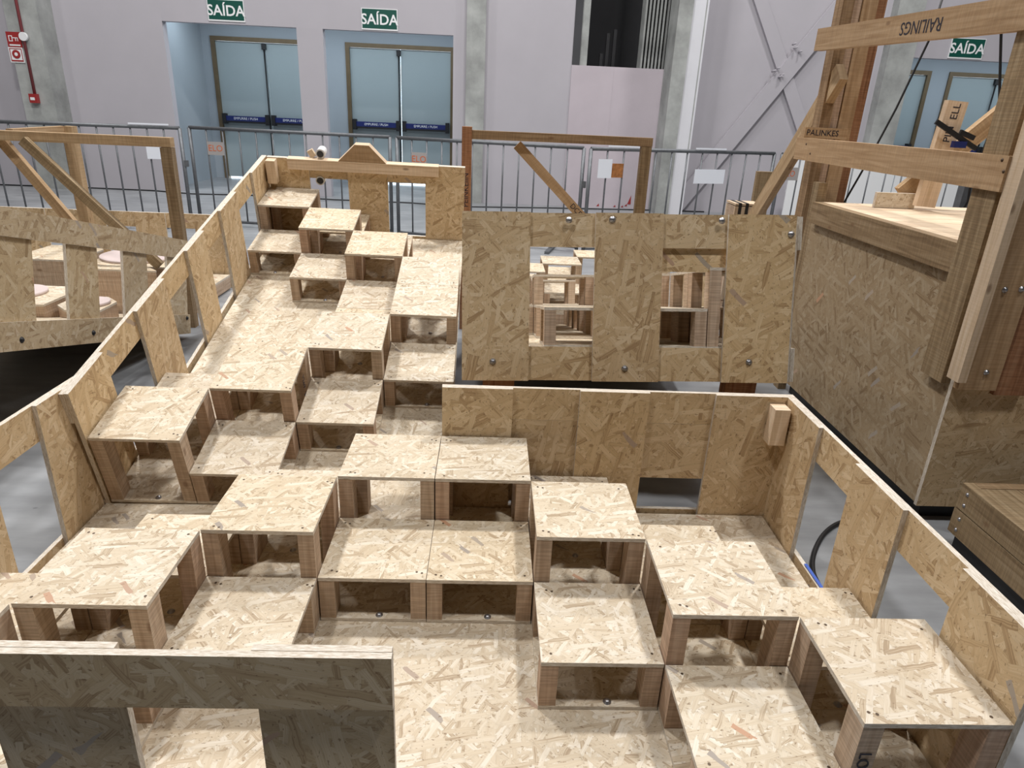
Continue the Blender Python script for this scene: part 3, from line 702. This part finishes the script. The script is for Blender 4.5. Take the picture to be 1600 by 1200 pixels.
# level platform wall behind it
Q2 = frame(-13.9, 13.8, 0, ((1, 0, 0), (0, 1, 0), (0, 0, 1)))
wall(Q2, 0, 0, 0, 'far chipboard window wall behind the timber portals on the left', 1, length=7.2)
Q2D = frame(-13.9, 9.7, 0, ((1, 0, 0), (0, 1, 0), (0, 0, 1)))
deck(Q2D, 0, 7.2, 2.9, 4.0, 'level_platform', 'far left level platform below the timber portals')

# ------------------------------------------------------------------ timber portals
def portal(name, lab, y, uL, uR, vt, zt, thick=.05, wid=.055): pass
# right portal behind the raised panel
Yp = 3.235
a = at_y(730, 201, Yp); b = at_y(1011, 217, Yp)
zt_ = (a.z + b.z) / 2
t = thing('timber_portal', 'timber portal frame with red-brown post and diagonal brace behind the raised panel', 'frame', Matrix.Translation((a.x, Yp, 0)))
box('post', (-.032, -.045, 0), (.032, .045, zt_ + .02), REDW, t, None, 2)
ln = b.x - a.x
box('top_rail', (.033, -.03, zt_ - .055), (ln + .035, .03, zt_), OLD, t)
box('post', (ln - .035, -.028, 0), (ln + .033, .028, zt_ - .056), OLD, t, None, 2)
p1 = at_y(808, 226, Yp + .04); p2 = at_y(915, 345, Yp + .04)
d_ = beam('brace', p1 - Vector((a.x, Yp, 0)), p2 - Vector((a.x, Yp, 0)) + (p2 - p1) * .6, .065, .03, RAIL, t)
text('marker_writing', 'DCEC3K', .05, INK, d_, face_mtx((.08, -.0155, 0), (1, 0, 0), (0, 0, 1)))
text('marker_writing', 'PEINKEIIN', .05, INK, t, face_mtx((.0, -.046, .98), (0, 0, 1), (-1, 0, 0)))
# left portals
Yl = 3.05
a = at_y(268, 215, Yl); zt_ = a.z
t = thing('timber_portal', 'nearer timber portal frame with diagonal braces at the far left', 'frame', Matrix.Translation((a.x, Yl, 0)))
box('top_rail', (-1.25, -.03, zt_ - .058), (0, .03, zt_), RAIL, t)
box('post', (-.07, -.03, 0), (0, .03, zt_ - .06), OLD, t, None, 2)
box('post', (-1.25, -.03, 0), (-1.18, .03, zt_ - .06), OLD, t, None, 2)
ob = Vector((a.x, Yl, 0))
p1 = at_y(36, 219, Yl - .05); p2 = at_y(192, 362, Yl - .05); beam('brace', p1 - ob, p2 - ob + (p2 - p1) * .4, .06, .04, OLD, t)
p1 = at_y(-2, 214, Yl + .06); p2 = at_y(104, 338, Yl + .06); beam('brace', p1 - ob, p2 - ob + (p2 - p1) * .4, .06, .04, RAIL, t)
pA = at_z(108, 197, 1.25); pB = at_z(-4, 202, 1.25); pB = pA + (pB - pA) * ((pA.y - 3.10) / (pA.y - pB.y))
t = thing('timber_portal', 'farther timber portal post and rail at the far left', 'frame', Matrix.Translation((pA.x, pA.y, .12)))
box('post', (-.04, -.035, .0), (.035, .035, 1.13), RAIL, t, None, 2)
beam('side_rail', Vector((-.04, 0, 1.10)), pB - Vector((pA.x, pA.y, .15)), .06, .04, RAIL, t)

# ------------------------------------------------------------------ timber tower on the right
TX = 1.90
tw = thing('timber_tower', 'tall timber tower with chipboard side panel, posts, guard rails and plank deck', 'tower', Matrix.Translation((TX, .85, 0)))
def tb_(name, lo, hi, mat, edge=None, grain=None): return box(name, (lo[0] - TX, lo[1] - .85, lo[2]), (hi[0] - TX, hi[1] - .85, hi[2]), mat, tw, edge, grain)
tb_('side_panel', (TX + .012, .784, .08), (TX + .03, 2.2, .995), OSBD, EDGE)
tb_('shade_fill', (TX + .06, .82, 0), (3.0, 2.15, .08), BLACK)  # added black box that keeps the gap under the tower dark
tb_('front_panel', (TX + .0, .765, .08), (3.12, .783, .70), OSBW, EDGE)
tb_('front_panel', (TX + .0, .765, .702), (3.12, .783, 1.3), OSBW, EDGE)
tb_('edge_beam', (TX - .02, .931, .995), (TX + .03, 2.16, 1.105), OLD)
for i in range(9):
    y0 = .93 + i * .137; tb_('deck_plank', (TX + .032, y0, 1.083), (3.1, y0 + .134, 1.105), PALE)
def xu(u): return at_y(u, 200, 2.44).x
tb_('post', (xu(1279), 2.44, 0), (xu(1296), 2.53, 2.9), OLD, None, 2); tb_('post', (xu(1297), 2.46, 0), (xu(1309), 2.53, 2.9), PINE, None, 2)
tb_('post', (TX - .025, .80, .60), (TX + .011, .93, 2.9), OLD, None, 2)
tb_('post', (xu(1310), 2.45, 0), (xu(1332), 2.53, 2.9), RAIL, None, 2)
tb_('post', (xu(1338), 2.5, 0), (xu(1352), 2.57, 2.9), REDW, None, 2)
tb_('post', (TX + .012, 2.2, 0), (TX + .06, 2.27, 1.2), OLD, None, 2)
tb_('guard_rail', (TX - .045, .766, 1.305), (TX - .003, 2.46, 1.42), RAIL)
for (u, v) in ((1260, 225), (1266, 240), (1566, 250), (1568, 268)):
    p = at_x(u, v, TX - .045); bolt_head('bolt', tw, (p.x - TX, p.y - .85, p.z), (-1, 0, 0), .005, SCREW)
pa = Vector((TX - .03, 2.44, 1.907)); pb = Vector((TX - .03, .60, 1.845))
gr = beam('guard_rail', pa - Vector((TX, .85, 0)), pb - Vector((TX, .85, 0)), .105, .042, RAIL, tw)
text('marker_writing', 'RAILINGS', .07, INK, gr, face_mtx((1.52 - at_x(1440, 35, TX - .05).y, -.0216, .0), (-1, 0, 0), (0, 0, -1)))
tb_('cross_rail', (TX - .04, 2.385, 1.42), (TX + .2, 2.43, 1.475), RAIL)
text('marker_writing', 'PALINKES', .042, INK, tw, face_mtx((.06, 2.384 - .85, 1.447), (1, 0, 0), (0, 0, 1)))
p1 = at_x(1172, 350, TX + .09); p2 = at_x(1316, 112, TX + .09); beam('diagonal_brace', p1 - Vector((TX, .85, 0)), p2 - Vector((TX, .85, 0)), .11, .045, RAIL, tw)
# front corner planks with bolts
tb_('corner_plank', (TX - .035, .70, .64), (TX - .003, .765, 2.9), PALE, None, 2)
tb_('corner_plank', (TX - .0, .735, .60), (TX + .145, .764, 2.9), RAIL, None, 2)
tb_('corner_plank', (TX + .147, .742, .58), (TX + .27, .764, 2.9), REDW, None, 2)
for (u, v) in ((1570, 453), (1596, 452), (1541, 582)):
    p = at_y(u, v, .735); bolt_head('bolt', tw, (p.x - TX, .7345 - .85 if p.x < TX + .146 else .7415 - .85, p.z), (0, -1, 0), .0085)
for (u, v) in ((1491, 444), (1504, 448), (1474, 564)):
    p = at_x(u, v, TX + .0); bolt_head('bolt', tw, (-.001, p.y - .85, p.z), (-1, 0, 0), .0085)
# loose things standing on its deck
p = at_z(1440, 352, 1.105)
pl = thing('marked_plank', 'upright pale plank with black marker writing, standing on the tower deck', 'plank', Matrix.Translation((2.72, 1.95, 1.105)))
a = at_y(1437, 345, 1.95); b = at_y(1493, 165, 1.95)
pl.location = (a.x, 1.95, 1.125)
o = beam('board', (0, 0, 0), (b.x - a.x + .0, .0, b.z - 1.105), .1, .035, PALE, pl, up=(1, 0, 0))
text('marker_writing', 'PIN  ELL', .05, INK, o, face_mtx((.15, .0185, .0), (1, 0, 0), (0, 0, -1)))
dbt = thing('leaning_brace', 'brown diagonal timber leaning behind the marked plank', 'timber', Matrix.Translation((a.x, 2.05, 1.105)))
p1 = at_y(1400, 335, 2.05); p1.z = 1.17; p2 = at_y(1580, 165, 2.05); beam('board', p1 - Vector((a.x, 2.05, 1.105)), p2 - Vector((a.x, 2.05, 1.105)), .09, .04, RAIL, dbt)
off_ = thing('offcut', 'short chipboard offcut standing on the tower deck', 'offcut', Matrix.Translation((0, 0, 0)))
p = at_y(1385, 335, 2.0); off_.location = (p.x, 2.0, 1.107); box('board', (-.08, -.01, 0), (.13, .01, .075), OSB, off_, EDGE)
cl = thing('clamp', 'black bar clamp with blue jaw resting against the marked plank', 'clamp', Matrix.Translation((0, 0, 0)))
q1 = at_y(1470, 195, 1.9); q2 = at_y(1518, 228, 1.9); cl.location = q1
beam('bar', (0, 0, 0), q2 - q1, .022, .012, BLACK, cl, ext=.03)
q3 = at_y(1500, 206, 1.9); q4 = at_y(1522, 216, 1.9); beam('bar', q3 - q1, q4 - q1, .022, .012, BLACK, cl)
q5 = at_y(1500, 226, 1.89); box('jaw', (q5.x - q1.x - .03, -.015, q5.z - q1.z - .015), (q5.x - q1.x + .03, .015, q5.z - q1.z + .015), BLUEB, cl)
mt_ = thing('steel_stand', 'grey steel stand behind the tower deck', 'stand', Matrix.Translation((0, 0, 0)))
a = at_y(1495, 345, 2.6); b = at_y(1518, 285, 2.6); mt_.location = (a.x, 2.6, 0); box('column', (-.03, -.03, 0), (.05, .03, b.z), STEEL, mt_); box('base_plate', (-.15, -.15, 0), (.17, .15, .02), STEEL, mt_)
tag(tube('hanging_cord', [at_y(u, v, 2.55) for u, v in ((1478, -20), (1452, 62), (1400, 170), (1360, 245), (1318, 318), (1312, 345))], .006, BLACK), 'black cord slanting down behind the tower guard rails', 'cord')
tag(tube('hanging_cord', [at_y(u, v, 2.45) for u, v in ((1567, -20), (1564, 60), (1561, 170), (1517, 285), (1512, 315), (1500, 335), (1495, 350))], .007, BLACK), 'black cord hanging straight down beside the right exit sign', 'cord')
# white boards standing behind the rightmost barrier
for k, (u0, u1, lab) in enumerate(((1235, 1290, 'left'), (1292, 1400, 'middle'), (1402, 1530, 'right'))):
    a = at_y(u0, 262, 9.7); b = at_y(u1, 262, 9.7)
    t = thing('white_board', 'white board leaning behind the rightmost barrier, %s of three' % lab, 'board', Matrix.Translation(((a.x + b.x) / 2, 9.7, 0)))
    hw = (b.x - a.x) / 2; o = box('sheet', (-hw, -.01, 0), (hw, .01, .95), SIGNW, t); box('rail', (-hw, .01, .45), (hw, .03, .5), WHITEP, t)
# crate with a strap beyond the brace
cr = thing('strapped_crate', 'small wooden crate with black strap beyond the raised panel', 'crate', Matrix.Translation((0, 0, 0)))
a = at_y(1149, 321, 3.4); cr.location = (a.x, 3.4, 0); hz = a.z / 4
for i in range(4):
    z = i * hz; z1 = z + hz - .006
    box('slat', (0, 0, z), (.2, .014, z1), PALE, cr); box('slat', (0, .186, z), (.2, .2, z1), PALE, cr); box('slat', (0, .0145, z), (.014, .1855, z1), PINE, cr); box('slat', (.186, .0145, z), (.2, .1855, z1), PINE, cr)
box('lid', (0, 0, a.z), (.2, .2, a.z + .014), PALE, cr)
for x in (.025, .075): box('strap', (x, -.003, 0), (x + .022, -.0005, a.z + .0155), BLACK, cr); box('strap', (x, -.0005, a.z + .0145), (x + .022, .2, a.z + .017), BLACK, cr)
b = at_y(1195, 268, 3.75)
t = thing('upright_plank', 'short brown plank standing upright behind the strapped crate', 'plank', Matrix.Translation((b.x, 3.75, 0))); box('board', (-.06, -.02, 0), (.06, .02, b.z), OLD, t, None, 2)

# ------------------------------------------------------------------ bolted timber step on the right
st = thing('timber_step', 'low step of stacked bolted timber boards on the right edge', 'step', Matrix.Translation((2.2, 0, 0)))
def sb(name, lo, hi, mat): return box(name, (lo[0] - 2.2, lo[1], lo[2]), (hi[0] - 2.2, hi[1], hi[2]), mat, st)
for z in (.10, .203):
    sb('side_board', (1.90, -.75, z), (1.94, .57, z + .098), OLD); sb('end_board', (1.942, .53, z), (2.6, .57, z + .098), OLD)
    for zz in (.025, .07):
        bolt_head('bolt', st, (1.8995 - 2.2, .53, z + zz), (-1, 0, 0), .006)
for i in range(5): sb('tread_plank', (1.942 + i * .135, -.75, .27), (2.074 + i * .135, .529, .299), OLD)
sb('shade_fill', (1.925, -.74, 0), (2.6, .555, .1), BLACK)  # black filler added to stand in for deep shade beneath the step
for x in (2.0, 2.5):
    for y in (-.6, .45): sb('bearer', (x, y, .1), (x + .06, y + .06, .27), PINE)

# cable on the floor
pts = [(1392, 803), (1372, 806), (1330, 812), (1307, 818), (1288, 832), (1276, 852), (1269, 874), (1270, 895), (1278, 912), (1290, 935), (1320, 970)]
P3 = [at_z(u, v, .009) for u, v in pts]
def smooth(ps, it=2):
    for _ in range(it):
        q = [ps[0]]
        for i in range(len(ps) - 1): q += [ps[i] * .75 + ps[i + 1] * .25, ps[i] * .25 + ps[i + 1] * .75]
        ps = q + [ps[-1]]
    return ps
tag(tube('black_hose', smooth(P3), .009, BLACK), 'thick black cable curving on the floor beyond the right wall window', 'cable')
